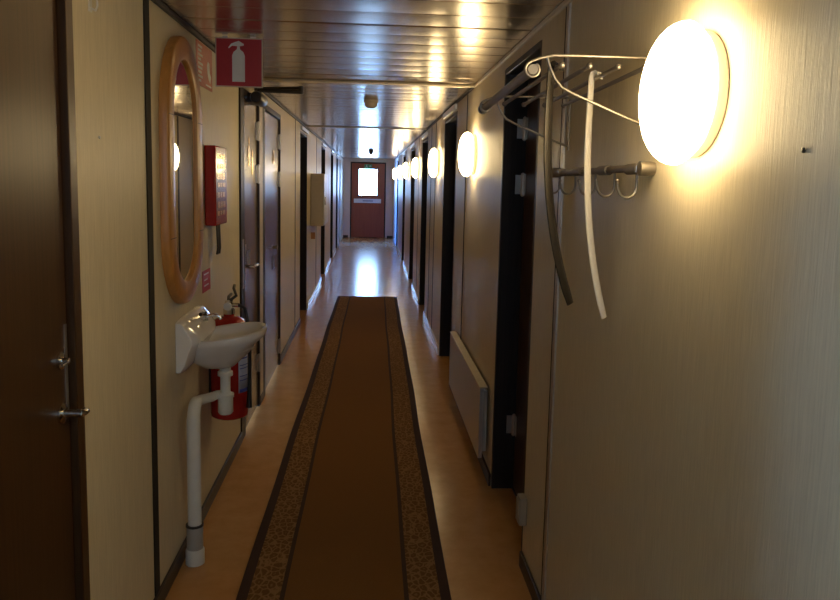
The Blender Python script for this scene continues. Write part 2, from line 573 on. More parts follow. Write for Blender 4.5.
def side_door(n, side, op, depth, label, leaf_mat, lever_near, hinges=(), lining=0.025):
    """a door leaf set back in its lined opening; side -1 left, +1 right"""
    a, b, zt = op
    s = side
    xw = XL if s < 0 else XR
    root = thing('door_%d' % n, (xw, (a + b) / 2, 0), label, 'door', kind='structure')
    fr = MB()
    xo, xi = xw, xw + s * (depth + 0.045)
    fr.box(xo, xi, a, a + lining, 0, zt).box(xo, xi, b - lining, b, 0, zt).box(xo, xi, a + lining, b - lining, zt - lining, zt)
    fr.build('door_frame', M['frame'], root, bevel=0.002)
    lf = B(xw + s * depth, xw + s * (depth + 0.04), a + lining + 0.003, b - lining - 0.003, 0.012, zt - lining - 0.003)
    leaf = lf.build('door_leaf', leaf_mat, root, bevel=0.003)
    B(xw + s * (depth - 0.004), xw + s * (depth + 0.04), a + lining, b - lining, 0.0, 0.010).build('threshold', M['frame'], root)
    xs = xw + s * depth
    yl = (a + lining + 0.06) if lever_near else (b - lining - 0.06)
    d = 1 if lever_near else -1
    h = MB()
    h.lathe([(0.0, 0), (0.026, 0), (0.026, 0.008), (0.011, 0.010), (0.011, 0.045), (0.0, 0.047)], (xs, yl, 0.95), 'x', 20) if s < 0 else \
        h.lathe([(0.0, 0), (0.026, 0), (0.026, -0.008), (0.011, -0.010), (0.011, -0.045), (0.0, -0.047)], (xs, yl, 0.95), 'x', 20)
    h.tube([(xs - s * 0.043, yl, 0.95), (xs - s * 0.046, yl + d * 0.03, 0.95), (xs - s * 0.046, yl + d * 0.12, 0.948)], 0.0085, 10)
    h.build('door_handle', M['chrome'], leaf)
    yh = (b - lining + 0.001) if lever_near else (a + lining)
    for z in hinges:
        hb = MB()
        hinge(hb, xs - s * 0.009, yh - d * 0.012, z)
        hb.box(xs - s * 0.001, xs - s * 0.003, yh - d * 0.045, yh - d * 0.012, z - 0.05, z + 0.05)
        if lever_near: hb.box(xs - s * 0.042, xs - s * 0.012, yh - 0.0035, yh - 0.0012, z - 0.045, z + 0.045)
        hb.build('hinge', M['alu'], root)
    return root, leaf


# 1: the dark door filling the left foreground
a, b, zt = LEFT_OPEN[0]
d1 = thing('door_1', (XL, (a + b) / 2, 0), 'dark brown wooden door filling the left foreground', 'door', kind='structure')
mb = MB()
mb.box(XL - 0.09, XL + 0.004, b - 0.045, b, 0, zt).box(XL - 0.09, XL + 0.004, a, a + 0.045, 0, zt).box(XL - 0.09, XL + 0.004, a + 0.045, b - 0.045, zt - 0.045, zt)
mb.build('door_frame', M['door'], d1, bevel=0.003)
leaf = B(XL - 0.055, XL - 0.012, a + 0.05, b - 0.055, 0.012, zt - 0.05).build('door_leaf', M['door'], d1, bevel=0.003)
B(XL - 0.058, XL - 0.0285, b - 0.0548, b - 0.0455, 0.012, zt - 0.05).build('rebate_strip', M['black_strip'], d1)
xs = XL - 0.012
mb = MB()
mb.lathe([(0, 0), (0.025, 0), (0.025, 0.006), (0.010, 0.009), (0.010, 0.048), (0, 0.050)], (xs, 1.78, 0.930), 'x', 20)
mb.tube([(xs + 0.045, 1.78, 0.930), (xs + 0.050, 1.785, 0.929), (xs + 0.050, 1.805, 0.927), (xs + 0.042, 1.815, 0.926)], 0.008, 10)
mb.build('door_handle', M['chrome'], leaf)
mb = MB()
mb.lathe([(0, 0), (0.020, 0), (0.020, 0.006), (0.008, 0.008), (0.008, 0.022), (0, 0.024)], (xs, 1.78, 1.058), 'x', 20)
mb.tube([(xs + 0.020, 1.78, 1.058), (xs + 0.024, 1.735, 1.058)], 0.004, 8)
mb.build('thumb_turn', M['chrome'], leaf)
B(xs, xs + 0.002, b - 0.075, b - 0.062, 0.92, 1.14).build('lock_plate', M['alu'], leaf)


# 2, 3: the two flush toilet doors after the mirror
def flush_door(n, op, label, frame_near, frame_far, hz, fig):
    a, b, zt = op
    root = thing('door_%d' % n, (XL, (a + b) / 2, 0), label, 'door', kind='structure')
    mb = MB()
    mb.box(XL - 0.10, XL + 0.010, a, a + frame_near, 0, zt).box(XL - 0.10, XL + 0.010, b - frame_far, b, 0, zt)
    mb.box(XL - 0.10, XL + 0.010, a + frame_near, b - frame_far, zt - 0.035, zt)
    mb.build('door_frame', M['frame'], root, bevel=0.002)
    lf = B(XL - 0.045, XL - 0.002, a + frame_near + 0.004, b - frame_far - 0.004, 0.012, zt - 0.04).build('door_leaf', M['wc_door'], root, bevel=0.003)
    for z in hz:
        hb = MB()
        hinge(hb, XL + 0.009, b - frame_far - 0.012, z, 0.11, 0.010)
        hb.box(XL - 0.002, XL + 0.001, b - frame_far - 0.05, b - frame_far - 0.012, z - 0.055, z + 0.055)
        hb.build('hinge', M['alu'], root)
    return root, lf


dA, lA = flush_door(2, LEFT_OPEN[1], 'dark toilet door with black closer, first of the pair past the sink', 0.115, 0.03, (1.80, 1.53, 0.30), 'a')
dB, lB = flush_door(3, LEFT_OPEN[2], 'dark toilet door with one brass symbol, second of the pair past the sink', 0.10, 0.03, (1.79, 1.50, 0.16), 'b')
trim(B(XL, XL + 0.010, 4.865, 4.995, 0, 2.0), M['beige_trim'], 'pale post between the two toilet doors', bevel=0.003)
xs = XL - 0.002


def figure(mb, yc, zc, h, skirt):
    r = 0.13 * h
    mb.lathe([(0, 0), (r, 0), (r, 0.003), (0, 0.003)], (xs, yc, zc + 0.5 * h - r), 'x', 14)
    w0 = 0.16 * h
    w1 = 0.30 * h if skirt else 0.16 * h
    t = zc + 0.5 * h - 2.3 * r
    mb.prism([(yc - w0, t), (yc - w1, t - 0.42 * h), (yc + w1, t - 0.42 * h), (yc + w0, t)], 'x', xs, xs + 0.003)
    for k in (-1, 1):
        mb.prism([(yc + k * 0.09 * h - 0.05 * h, t - 0.42 * h), (yc + k * 0.09 * h - 0.05 * h, zc - 0.5 * h),
                  (yc + k * 0.09 * h + 0.05 * h, zc - 0.5 * h), (yc + k * 0.09 * h + 0.05 * h, t - 0.42 * h)], 'x', xs, xs + 0.003)


mb = MB()
figure(mb, 4.50, 1.66, 0.17, True)
figure(mb, 4.62, 1.60, 0.15, False)
mb.build('toilet_symbol', M['gold'], lA)
mb = MB()
mb.lathe([(0.055, 0), (0.055, 0.004), (0.035, 0.004), (0.035, 0), (0.055, 0)], (xs, 5.62, 1.665), 'x', 24)
mb.build('toilet_symbol', M['gold'], lB)
# handles of the pair
mb = MB()
mb.box(xs, xs + 0.004, 4.33, 4.375, 0.90, 1.12)
mb.lathe([(0, 0), (0.011, 0), (0.011, 0.05), (0, 0.052)], (xs + 0.004, 4.352, 0.99), 'x', 16)
mb.tube([(xs + 0.050, 4.352, 0.99), (xs + 0.054, 4.39, 0.99), (xs + 0.054, 4.48, 0.988)], 0.008, 10)
mb.build('door_handle', M['chrome'], lA)
B(xs, xs + 0.003, 4.42, 4.52, 0.985, 1.075).build('lock_plate', M['steel'], lA)
B(XL + 0.0101, XL + 0.012, 4.20, 4.235, 0.88, 1.16).build('strike_plate', M['alu'], dA)
mb = MB()
mb.lathe([(0, 0), (0.022, 0), (0.022, 0.006), (0.010, 0.010), (0.013, 0.035), (0.02, 0.045), (0, 0.050)], (xs, 5.50, 1.00), 'x', 18)
mb.build('door_knob', M['chrome'], lB)
B(xs, xs + 0.004, 5.56, 5.66, 0.83, 0.93).build('lock_plate', M['steel'], lB)

# door closer over the first toilet door
t = thing('door_closer', (XL + 0.001, 4.50, 1.93), 'black hydraulic closer with jutting arms over first toilet door', 'door closer')
mb = MB()
mb.lathe([(0, 0), (0.030, 0.002), (0.036, 0.02), (0.036, 0.24), (0.030, 0.262), (0, 0.264)], (XL + 0.062, 4.36, 1.965), 'y', 20)
mb.box(XL + 0.001, XL + 0.062, 4.40, 4.60, 1.938, 1.992)
mb.build('body', M['black'], t, bevel=0.002)
mb = MB()
mb.tube([(XL + 0.062, 4.49, 2.000), (XL + 0.062, 4.49, 2.022)], 0.014, 12)
mb.tube([(XL + 0.062, 4.49, 2.018), (XL + 0.30, 4.56, 2.022)], 0.013, 8)
mb.build('arm', M['black'], t)
mb = MB()
mb.tube([(XL + 0.30, 4.56, 2.010), (XL + 0.30, 4.56, 2.056)], 0.014, 12)
mb.tube([(XL + 0.30, 4.56, 2.046), (XL + 0.03, 4.66, 2.046)], 0.009, 8)
mb.box(XL + 0.012, XL + 0.032, 4.63, 4.69, 2.030, 2.062)
mb.build('arm', M['black'], t)

# far recessed doors, left
side_door(4, -1, LEFT_OPEN[3], 0.085, 'recessed dark door on the left just before the white wall cabinet', M['door'], True)
side_door(5, -1, LEFT_OPEN[4], 0.085, 'recessed dark door on the left just past the white wall cabinet', M['door'], True)
side_door(6, -1, LEFT_OPEN[5], 0.085, 'recessed dark door on the left, third last before the corridor end', M['door'], True)
side_door(7, -1, LEFT_OPEN[6], 0.085, 'recessed dark door on the left next to the bluish glazed opening', M['door'], True)
# right
side_door(8, 1, RIGHT_OPEN[0], 0.105, 'deep recessed dark door behind the coat rack on the right', M['door'], True, (1.76, 1.50, 0.33))
side_door(9, 1, RIGHT_OPEN[1], 0.095, 'recessed dark door on the right between second and third lamps', M['door'], True)
side_door(10, 1, RIGHT_OPEN[2], 0.095, 'recessed dark door on the right between third and fourth lamps', M['door'], True)
side_door(11, 1, RIGHT_OPEN[3], 0.095, 'recessed dark door on the right between fourth and fifth lamps', M['door'], True)
side_door(12, 1, RIGHT_OPEN[4], 0.095, 'recessed dark door on the right just before the farthest lamp', M['door'], True)
side_door(13, 1, RIGHT_OPEN[5], 0.095, 'last recessed dark door on the right near the corridor end', M['door'], True)
k = 0
for (a, b, zt), s, xw in [(o, -1, XL) for o in LEFT_OPEN[3:7]] + [(o, 1, XR) for o in RIGHT_OPEN[1:]]:
    k += 1
    where = ('left', 'right')[s > 0]
    nth = {-1: 'third fourth fifth sixth'.split(), 1: '- second third fourth fifth sixth'.split()}[s]
    i = k - 1 if s < 0 else k - 4
    trim(B(xw - s * 0.022, xw - s * 0.0005, a + 0.02, b - 0.02, zt + 0.012, zt + 0.052), M['alu'],
         'pale number rail above the %s doorway of the %s wall' % (nth[i], where), bevel=0.003)

# ------------------------------------------------------------------ far door
ed = thing('door_14', ((DX0 + DX1) / 2, Y_END, 0), 'red-brown door with bright window at the far end of the corridor', 'door', kind='structure')
mb = MB()
mb.box(DX0, DX1, Y_END + 0.066, Y_END + 0.12, 0, 0.02).box(DX0 + 0.02, DX0 + 0.055, Y_END + 0.066, Y_END + 0.12, 0, DZ).box(DX1 - 0.055, DX1 - 0.02, Y_END + 0.066, Y_END + 0.12, 0, DZ).box(DX0, DX1, Y_END + 0.066, Y_END + 0.12, DZ - 0.06, DZ - 0.02)
mb.box(DX0, DX0 + 0.03, Y_END - 0.008, Y_END + 0.12, 0, DZ).box(DX1 - 0.03, DX1, Y_END - 0.008, Y_END + 0.12, 0, DZ).box(DX0 + 0.03, DX1 - 0.03, Y_END - 0.008, Y_END + 0.12, DZ - 0.03, DZ)
mb.build('door_frame', M['frame'], ed, bevel=0.002)
WX0, WX1, WZ0, WZ1 = -0.315, 0.185, 1.115, 1.83
lx0, lx1 = DX0 + 0.0315, DX1 - 0.0315
mb = MB()
ya, yb = Y_END + 0.02, Y_END + 0.065
mb.box(lx0, WX0, ya, yb, 0.004, DZ - 0.032).box(WX1, lx1, ya, yb, 0.004, DZ - 0.032)
mb.box(WX0, WX1, ya, yb, 0.012, WZ0).box(WX0, WX1, ya, yb, WZ1, DZ - 0.035)
leaf = mb.build('door_leaf', M['end_door'], ed, smooth=False)
mb = MB()
for q in ((WX0 - 0.012, WX0 + 0.012, WZ0 - 0.012, WZ1 + 0.012), (WX1 - 0.012, WX1 + 0.012, WZ0 - 0.012, WZ1 + 0.012),
          (WX0 + 0.012, WX1 - 0.012, WZ0 - 0.012, WZ0 + 0.012), (WX0 + 0.012, WX1 - 0.012, WZ1 - 0.012, WZ1 + 0.012)):
    mb.box(q[0], q[1], ya - 0.006, yb + 0.004, q[2], q[3])
mb.build('window_frame', M['frame'], leaf)
B(WX0 + 0.012, WX1 - 0.012, ya + 0.018, ya + 0.024, WZ0 + 0.012, WZ1 - 0.012).build('pane', M['glass'], leaf)
mb = MB()
x = -0.19
for wd in (0.045, 0.02, 0.05, 0.035, 0.045):
    mb.box(x, x + wd, ya + 0.0165, ya + 0.0178, 1.545, 1.572)
    x += wd + 0.014
x = -0.15
for wd in (0.05, 0.03, 0.055):
    mb.box(x, x + wd, ya + 0.0165, ya + 0.0178, 1.485, 1.510)
    x += wd + 0.014
mb.build('window_lettering', M['grey_print'], leaf)
mb = MB()
mb.box(-0.435, 0.285, ya - 0.05, ya - 0.006, 0.925, 1.035)
mb.box(-0.40, -0.36, ya - 0.006, ya, 0.95, 1.01).box(0.21, 0.25, ya - 0.006, ya, 0.95, 1.01)
mb.build('push_bar', M['white_plastic'], leaf, bevel=0.006)
B(-0.20, 0.07, ya - 0.0515, ya - 0.0502, 0.965, 0.998).build('push_bar_marking', M['grey_print'], leaf)
trim(B(DX0 - 0.05, DX1 + 0.05, Y_END - 0.03, Y_END - 0.0005, DZ + 0.005, DZ + 0.068), M['beige_trim'], 'pale beige bar over the far red-brown door', bevel=0.004)
es = thing('exit_sign', (-0.065, ya, 1.85), 'small green escape sign above the bright window of the far door', 'sign')
B(-0.165, 0.035, ya - 0.004, ya - 0.0005, 1.850, 1.945).build('sign_plate', M['green_sign'], es)
mb = MB()
ys = ya - 0.0055
yt = ya - 0.0042
mb.lathe([(0, 0), (0.010, 0), (0.010, 0.001), (0, 0.001)], (-0.105, ys, 1.927), 'y', 12)
mb.prism([(-0.118, 1.912), (-0.122, 1.885), (-0.100, 1.885), (-0.098, 1.912)], 'y', ys, yt)
mb.prism([(-0.122, 1.885), (-0.140, 1.860), (-0.130, 1.858), (-0.110, 1.885)], 'y', ys, yt)
mb.prism([(-0.110, 1.885), (-0.088, 1.873), (-0.092, 1.858), (-0.082, 1.858), (-0.078, 1.880), (-0.100, 1.890)], 'y', ys, yt)
mb.build('running_figure', M['white_print'], es)
mb = MB()
mb.prism([(-0.045, 1.890), (-0.045, 1.905), (-0.010, 1.905), (-0.010, 1.918), (0.020, 1.8975), (-0.010, 1.877), (-0.010, 1.890)], 'y', ys, yt)
mb.build('arrow', M['white_print'], es)

# ------------------------------------------------------------------ runner carpet
cyaw = math.atan2(-0.0515, 7.02)
rug = thing('runner_carpet', (-0.048, 5.0, 0.0), 'long brown runner carpet with patterned borders down the corridor floor', 'carpet')
rug.location.x = -0.0735 + (5.0 - 2.53) * 0.0515 / 7.02


def rug_part(name, x0, x1, y0, y1, z1, mat):
    mb = MB()
    n = 40
    rings = []
    for i in range(n + 1):
        y = y0 + (y1 - y0) * i / n
        wob = 0.003 * math.sin(y * 1.7) + 0.002 * math.sin(y * 3.9 + 1)
        lift = 0.0012 * (1 + math.sin(y * 2.3))
        rings.append([(x0 + wob, y, 0.0008), (x1 + wob, y, 0.0008), (x1 + wob, y, z1 + lift * 0.5), (x0 + wob, y, z1 + lift * 0.5)])
    mb.loft(rings)
    loc = rug.location.copy()
    bmesh.ops.translate(mb.bm, verts=mb.bm.verts[:], vec=loc)
    return mb.build(name, mat, rug)


RW, RY0, RY1 = 0.385, -4.5, 4.56
rug_part('carpet_field', -0.215, 0.215, RY0, RY1 - 0.03, 0.0085, M['carpet'])
for s in (-1, 1):
    e = sorted((s * 0.215, s * 0.232))
    rug_part('border_line', e[0], e[1], RY0, RY1 - 0.03, 0.0085, M['line'])
    e = sorted((s * 0.232, s * 0.347))
    rug_part('patterned_border', e[0], e[1], RY0, RY1 - 0.03, 0.0085, M['border'])
    e = sorted((s * 0.347, s * RW))
    rug_part('edge_binding', e[0], e[1], RY0, RY1, 0.0095, M['binding'])
rug_part('edge_binding', -0.347, 0.347, RY1 - 0.03, RY1, 0.0095, M['binding'])
rug.rotation_euler.z = cyaw

# ------------------------------------------------------------------ wall lamps
lx = XR
lamp = thing('wall_lamp', (lx, 1.39, 1.676), 'large glowing round wall lamp, nearest, beside the coat rack', 'lamp', 'round lamps along the right wall')
c = (lx, 1.39, 1.676)
mb = MB()
mb.lathe([(0, -0.0005), (0.114, -0.0005), (0.118, -0.006), (0.118, -0.022), (0.111, -0.026), (0, -0.026)], c, 'x', 48)
mb.build('base_plate', M['white_plastic'], lamp)
mb = MB()
R0 = 0.133
pr = [(0.112, -0.0265), (0.125, -0.030), (R0, -0.042)]
for i in range(1, 11):
    a = i / 10 * PI / 2
    pr.append((R0 * math.cos(a) ** 0.62 if i < 10 else 0.0, -0.042 - 0.052 * math.sin(a)))
mb.lathe([(0, -0.0265)] + pr, c, 'x', 48)
mb.build('glass_dome', M['lamp'], lamp)
LAMPS = [(4.45, 1.672, 'glowing round wall lamp on the right, second from the viewer, above the radiator'),
         (6.80, 1.680, 'glowing round wall lamp on the right, third from the viewer'),
         (9.60, 1.684, 'glowing round wall lamp on the right, fourth from the viewer'),
         (12.15, 1.686, 'glowing round wall lamp on the right, fifth from the viewer'),
         (14.60, 1.688, 'glowing round wall lamp on the right, sixth from the viewer'),
         (17.90, 1.690, 'glowing round wall lamp on the right, farthest, close to the red-brown end door')]
for y, z, lab in LAMPS:
    r = lamp.copy()
    COL.objects.link(r)
    r.location = (lx, y, z)
    r['label'] = lab
    for ch in lamp.children:
        q = ch.copy()
        COL.objects.link(q)
        q.parent = r

# ------------------------------------------------------------------ oval mirror
YC, HW, ZB, ZT = 2.866, 0.258, 1.02, 2.015
ZS0, ZS1 = 1.285, 1.715


def stadium(off, seg=18):
    hw = HW - off
    pts = []
    for i in range(seg + 1):
        a = PI * i / seg
        pts.append((YC + hw * math.cos(a), ZS1 + (ZT - ZS1 - off) * math.sin(a)))
    for i in range(seg + 1):
        a = PI + PI * i / seg
        pts.append((YC + hw * math.cos(a), ZS0 + (ZS0 - ZB - off) * math.sin(a)))
    return pts


mr = thing('oval_mirror', (XL, YC, ZB), 'tall oval mirror in a broad oak frame above the sink', 'mirror')
xf = XL + 0.034
mb = MB()
prof = [(0.0, XL + 0.001), (0.0, xf - 0.008), (0.003, xf - 0.003), (0.008, xf), (0.074, xf), (0.082, xf - 0.003), (0.086, xf - 0.010), (0.086, XL + 0.012)]
mb.loft([[(x, p[0], p[1]) for p in stadium(o)] for o, x in prof], False, False)
bk = [[(XL + 0.001, p[0], p[1]) for p in stadium(0.0)], [(XL + 0.001, p[0], p[1]) for p in stadium(0.086)], [(XL + 0.012, p[0], p[1]) for p in stadium(0.086)]]
mb.loft(bk, False, False)
mb.build('frame', M['oak'], mr)
mb = MB()
pts = stadium(0.087)
mb.prism(pts, 'x', XL + 0.006, XL + 0.014)
for v in mb.bm.verts: v.co.x += 0.0245 * (v.co.y - YC) + 0.004

mb.build('mirror_glass', M['mirror'], mr, smooth=False)
mb = MB()
for z in (ZS0, ZS1):
    for s in (-1, 1):
        y0 = YC + s * HW
        y1 = YC + s * (HW - 0.086)
        mb = MB()
        mb.box(xf - 0.0002, xf + 0.0006, y0 - s * 0.004, y1 + s * 0.004, z - 0.0012, z + 0.0012)
        mb.build('frame_joint', M['frame'], mr, smooth=False)

# ------------------------------------------------------------------ washbasin
SY = 2.98
sk = thing('washbasin', (XL, SY, 0.72), 'small white porcelain washbasin on the left wall under oval mirror', 'sink')
# outer skin: bowl that grows out of a back plate
mb = MB()
nseg = 40
XC = -0.565


def basin_ring(fx, fy, z, dx=0.0, p=2.35, flat=None):
    r = []
    for k in range(nseg):
        a = 2 * PI * k / nseg
        ca, sa = math.cos(a), math.sin(a)
        x = XC + dx + fx * math.copysign(abs(ca) ** (2 / p), ca)
        y = SY + fy * math.copysign(abs(sa) ** (2 / p), sa)
        if flat is not None: x = max(x, flat)
        r.append((x, y, z + 0.020 * (x - XC) / 0.15))
    return r


rings = [basin_ring(0.035, 0.035, 0.742, -0.012), basin_ring(0.070, 0.066, 0.756, -0.028), basin_ring(0.112, 0.108, 0.789, -0.029), basin_ring(0.136, 0.143, 0.832, -0.018),
         basin_ring(0.150, 0.166, 0.856), basin_ring(0.155, 0.172, 0.872), basin_ring(0.153, 0.170, 0.884), basin_ring(0.145, 0.161, 0.888),
         basin_ring(0.134, 0.149, 0.884), basin_ring(0.126, 0.140, 0.868), basin_ring(0.108, 0.12, 0.815), basin_ring(0.07, 0.08, 0.785), basin_ring(0.022, 0.022, 0.776)]
mb.loft(rings, True, True)
mb.build('bowl', M['porcelain'], sk)
mb = MB()
prof = [(XL + 0.001, 0.755), (XL + 0.022, 0.755), (XL + 0.045, 0.785), (XL + 0.065, 0.835), (XL + 0.085, 0.872), (XL + 0.080, 0.900), (XL + 0.058, 0.930), (XL + 0.036, 0.958), (XL + 0.022, 0.966), (XL + 0.001, 0.966)]
ns = 14
rr = []
for i in range(ns + 1):
    t = -1 + 2 * i / ns
    sc = 1 - 0.28 * abs(t) ** 5
    yy = SY + t * 0.205
    rr.append([(XL + 0.001 + (x - XL - 0.001) * sc, yy, 0.86 + (z - 0.86) * (1 - 0.10 * abs(t) ** 6)) for x, z in prof])
mb.loft(rr)
mb.build('back_ledge', M['porcelain'], sk, bevel=0.003)
mb = MB()
mb.lathe([(0, 0), (0.020, 0), (0.020, 0.003), (0.012, 0.003), (0, 0.001)], (XC - 0.003, SY, 0.7768), 'z', 20)
mb.build('drain_ring', M['chrome'], sk)

tp = thing('basin_tap', (XL + 0.062, SY + 0.0, 0.931), 'dark chrome mixer tap on the back ledge of white washbasin', 'tap')
mb = MB()
ty = SY
bx_ = XL + 0.064
mb.lathe([(0, 0.0), (0.015, 0.0), (0.015, 0.004), (0.012, 0.006), (0.012, 0.020), (0.014, 0.022), (0.010, 0.027), (0, 0.028)], (bx_, ty, 0.9305), 'z', 20)
mb.tube([(bx_, ty, 0.945), (bx_ + 0.035, ty, 0.952), (bx_ + 0.060, ty, 0.947), (bx_ + 0.066, ty, 0.936)], [0.008, 0.008, 0.007, 0.006], 12)
mb.build('spout', M['chrome'], tp)
mb = MB()
mb.tube([(bx_, ty, 0.959), (bx_, ty, 0.966)], 0.010, 12)
mb.tube([(bx_, ty, 0.963), (bx_ + 0.002, ty - 0.07, 0.968)], [0.005, 0.004], 8)
mb.sphere((bx_ + 0.002, ty - 0.072, 0.968), 0.008, 10)
mb.build('lever', M['black'], tp)

dp = thing('drain_pipe', (-0.667, 2.80, 0.0), 'white plastic waste pipe and trap from washbasin down to the floor', 'pipe')
TX = XC - 0.012
mb = MB()
mb.lathe([(0, 0), (0.024, 0.002), (0.030, 0.010), (0.030, 0.070), (0.034, 0.072), (0.034, 0.086), (0.026, 0.088), (0.020, 0.096), (0.020, 0.160), (0.030, 0.162), (0.030, 0.178), (0.022, 0.182), (0.022, 0.1940), (0, 0.1940)], (TX, SY, 0.543), 'z', 24)
mb.build('trap', M['white_plastic'], dp)
PXc, PYc = -0.664, 2.80
mb = MB()
arc = [(TX - 0.028, SY - 0.010, 0.628), (TX - 0.045, SY - 0.045, 0.628), (PXc, PYc + 0.07, 0.631)]
for i in range(7):
    a = PI / 2 * i / 6
    arc.append((PXc, PYc + 0.055 * (1 - math.sin(a)), 0.631 - 0.055 * (1 - math.cos(a))))
arc.append((PXc, PYc, 0.155))
mb.tube(arc, [0.017, 0.019, 0.021] + [0.024] * 6 + [0.026, 0.026], 18)
mb.build('pipe', M['white_plastic'], dp)
mb = MB()
mb.lathe([(0, 0), (0.026, 0), (0.026, 0.02), (0, 0.02)], (TX - 0.02, SY - 0.008, 0.618), 'z', 16)
mb.build('pipe_nut', M['white_plastic'], dp)
mb = MB()
mb.lathe([(0, 0.060), (0.031, 0.060), (0.031, 0.150), (0.0275, 0.156), (0, 0.156)], (PXc, PYc, 0), 'z', 24)
mb.build('sleeve', M['grey_plastic'], dp)
mb = MB()
mb.lathe([(0, 0.0005), (0.036, 0.0005), (0.036, 0.055), (0.032, 0.062), (0, 0.062)], (PXc, PYc, 0), 'z', 24)
mb.build('floor_collar', M['white_plastic'], dp)
mb = MB()
mb.lathe([(0.0, 0.1525), (0.0335, 0.1525), (0.0335, 0.160), (0, 0.160)], (PXc, PYc, 0), 'z', 24)
mb.build('sealing_ring', M['black'], dp)

# ------------------------------------------------------------------ fire extinguisher
EX, EY = -0.634, 3.37
ex = thing('fire_extinguisher', (EX, EY, 0.41), 'red fire extinguisher hung on the left wall behind the washbasin', 'extinguisher')
mb = MB()
pr = [(0, 0.012), (0.070, 0.0), (0.082, 0.008), (0.084, 0.02), (0.084, 0.405)]
for i in range(1, 8):
    a = i / 7 * PI / 2
    pr.append((0.024 + 0.060 * math.cos(a), 0.405 + 0.062 * math.sin(a)))
pr += [(0.024, 0.480), (0, 0.480)]
mb.lathe(pr, (EX, EY, 0.41), 'z', 36)
mb.build('cylinder', M['red'], ex)
mb = MB()
mb.lathe([(0, 0), (0.026, 0), (0.026, 0.022), (0.018, 0.026), (0.018, 0.060), (0, 0.062)], (EX, EY, 0.888), 'z', 18)
mb.tube([(EX + 0.016, EY, 0.928), (EX + 0.045, EY - 0.005, 0.928)], 0.010, 10)
mb.build('valve', M['chrome'], ex)
mb = MB()
mb.lathe([(0, 0), (0.018, 0), (0.018, 0.012), (0, 0.012)], (EX, EY - 0.032, 0.925), 'y', 18)
mb.build('pressure_gauge', M['alu'], ex)
mb = MB()
mb.tube([(EX, EY + 0.012, 0.945), (EX + 0.03, EY + 0.02, 0.968), (EX + 0.012, EY + 0.06, 0.995), (EX + 0.008, EY + 0.10, 1.005)], 0.007, 8)
mb.tube([(EX - 0.004, EY + 0.010, 0.943), (EX - 0.01, EY + 0.05, 0.958), (EX - 0.01, EY + 0.11, 0.961)], 0.007, 8)
mb.build('handle', M['black'], ex)
mb = MB()
mb.tube([(EX + 0.045, EY - 0.005, 0.928), (EX + 0.075, EY - 0.02, 0.918), (EX + 0.096, EY - 0.03, 0.82), (EX + 0.097, EY - 0.03, 0.70), (EX + 0.095, EY - 0.03, 0.52), (EX + 0.094, EY - 0.03, 0.46)], [0.008] * 4 + [0.010, 0.014], 10)
mb.build('hose', M['black'], ex)
# label wrapped on the shell
mb = MB()
rg = []
for z in (0.535, 0.74):
    rg.append([(EX + 0.0855 * math.cos(a), EY + 0.0855 * math.sin(a), z) for a in [math.radians(q) for q in range(-52, -5, 6)]])
vs = [[mb.bm.verts.new(p) for p in r] for r in rg]
for i in range(len(rg[0]) - 1):
    mb.bm.faces.new((vs[0][i], vs[0][i + 1], vs[1][i + 1], vs[1][i]))
o = mb.build('instruction_label', M['tag'], ex)
sd = o.modifiers.new('thickness', 'SOLIDIFY')
sd.thickness = 0.0006
for z0, z1 in ((0.537, 0.552), (0.690, 0.696), (0.66, 0.664), (0.645, 0.649), (0.61, 0.614), (0.59, 0.594)):
    mb = MB()
    rg = [[(EX + 0.0868 * math.cos(a), EY + 0.0868 * math.sin(a), z) for a in [math.radians(q) for q in range(-48, -9, 6)]] for z in (z0, z1)]
    vs = [[mb.bm.verts.new(p) for p in r] for r in rg]
    for i in range(len(rg[0]) - 1):
        mb.bm.faces.new((vs[0][i], vs[0][i + 1], vs[1][i + 1], vs[1][i]))
    mb.build('label_print', M['blue_print'], ex)
mb = MB()
mb.box(XL + 0.001, XL + 0.006, EY - 0.03, EY + 0.03, 0.50, 0.86)
mb.build('wall_bracket', M['black'], ex)

# ------------------------------------------------------------------ red box, signs and plates on the left wall
fb = thing('fire_blanket_box', (XL, 3.42, 1.29), 'red fire blanket box on left wall right of the oval mirror', 'box')
B(XL + 0.001, XL + 0.050, 3.295, 3.545, 1.29, 1.64).build('case', M['red'], fb, bevel=0.006)
mb = MB()
xp = XL + 0.0502
for i in range(7):
    z = 1.595 - i * 0.042
    y = 3.325 + 0.012 * (i % 2)
    for wd in (0.05, 0.035, 0.055):
        if y + wd < 3.53:
            mb.box(xp, xp + 0.0008, y, y + wd, z - 0.010 - 0.004 * (i % 3), z + 0.010)
        y += wd + 0.014
mb.build('printed_instructions', M['gold'], fb, smooth=False)
mb = MB()
for dy in (-0.022, 0.022):
    yy = 3.43 + dy
    mb.strip([(XL + 0.030, yy, 1.2895), (XL + 0.032, yy, 1.24), (XL + 0.034, yy, 1.185), (XL + 0.030, yy, 1.155)], Vector((0, 1, 0)), 0.030, 0.004)
mb.build('pull_tab', M['black'], fb)

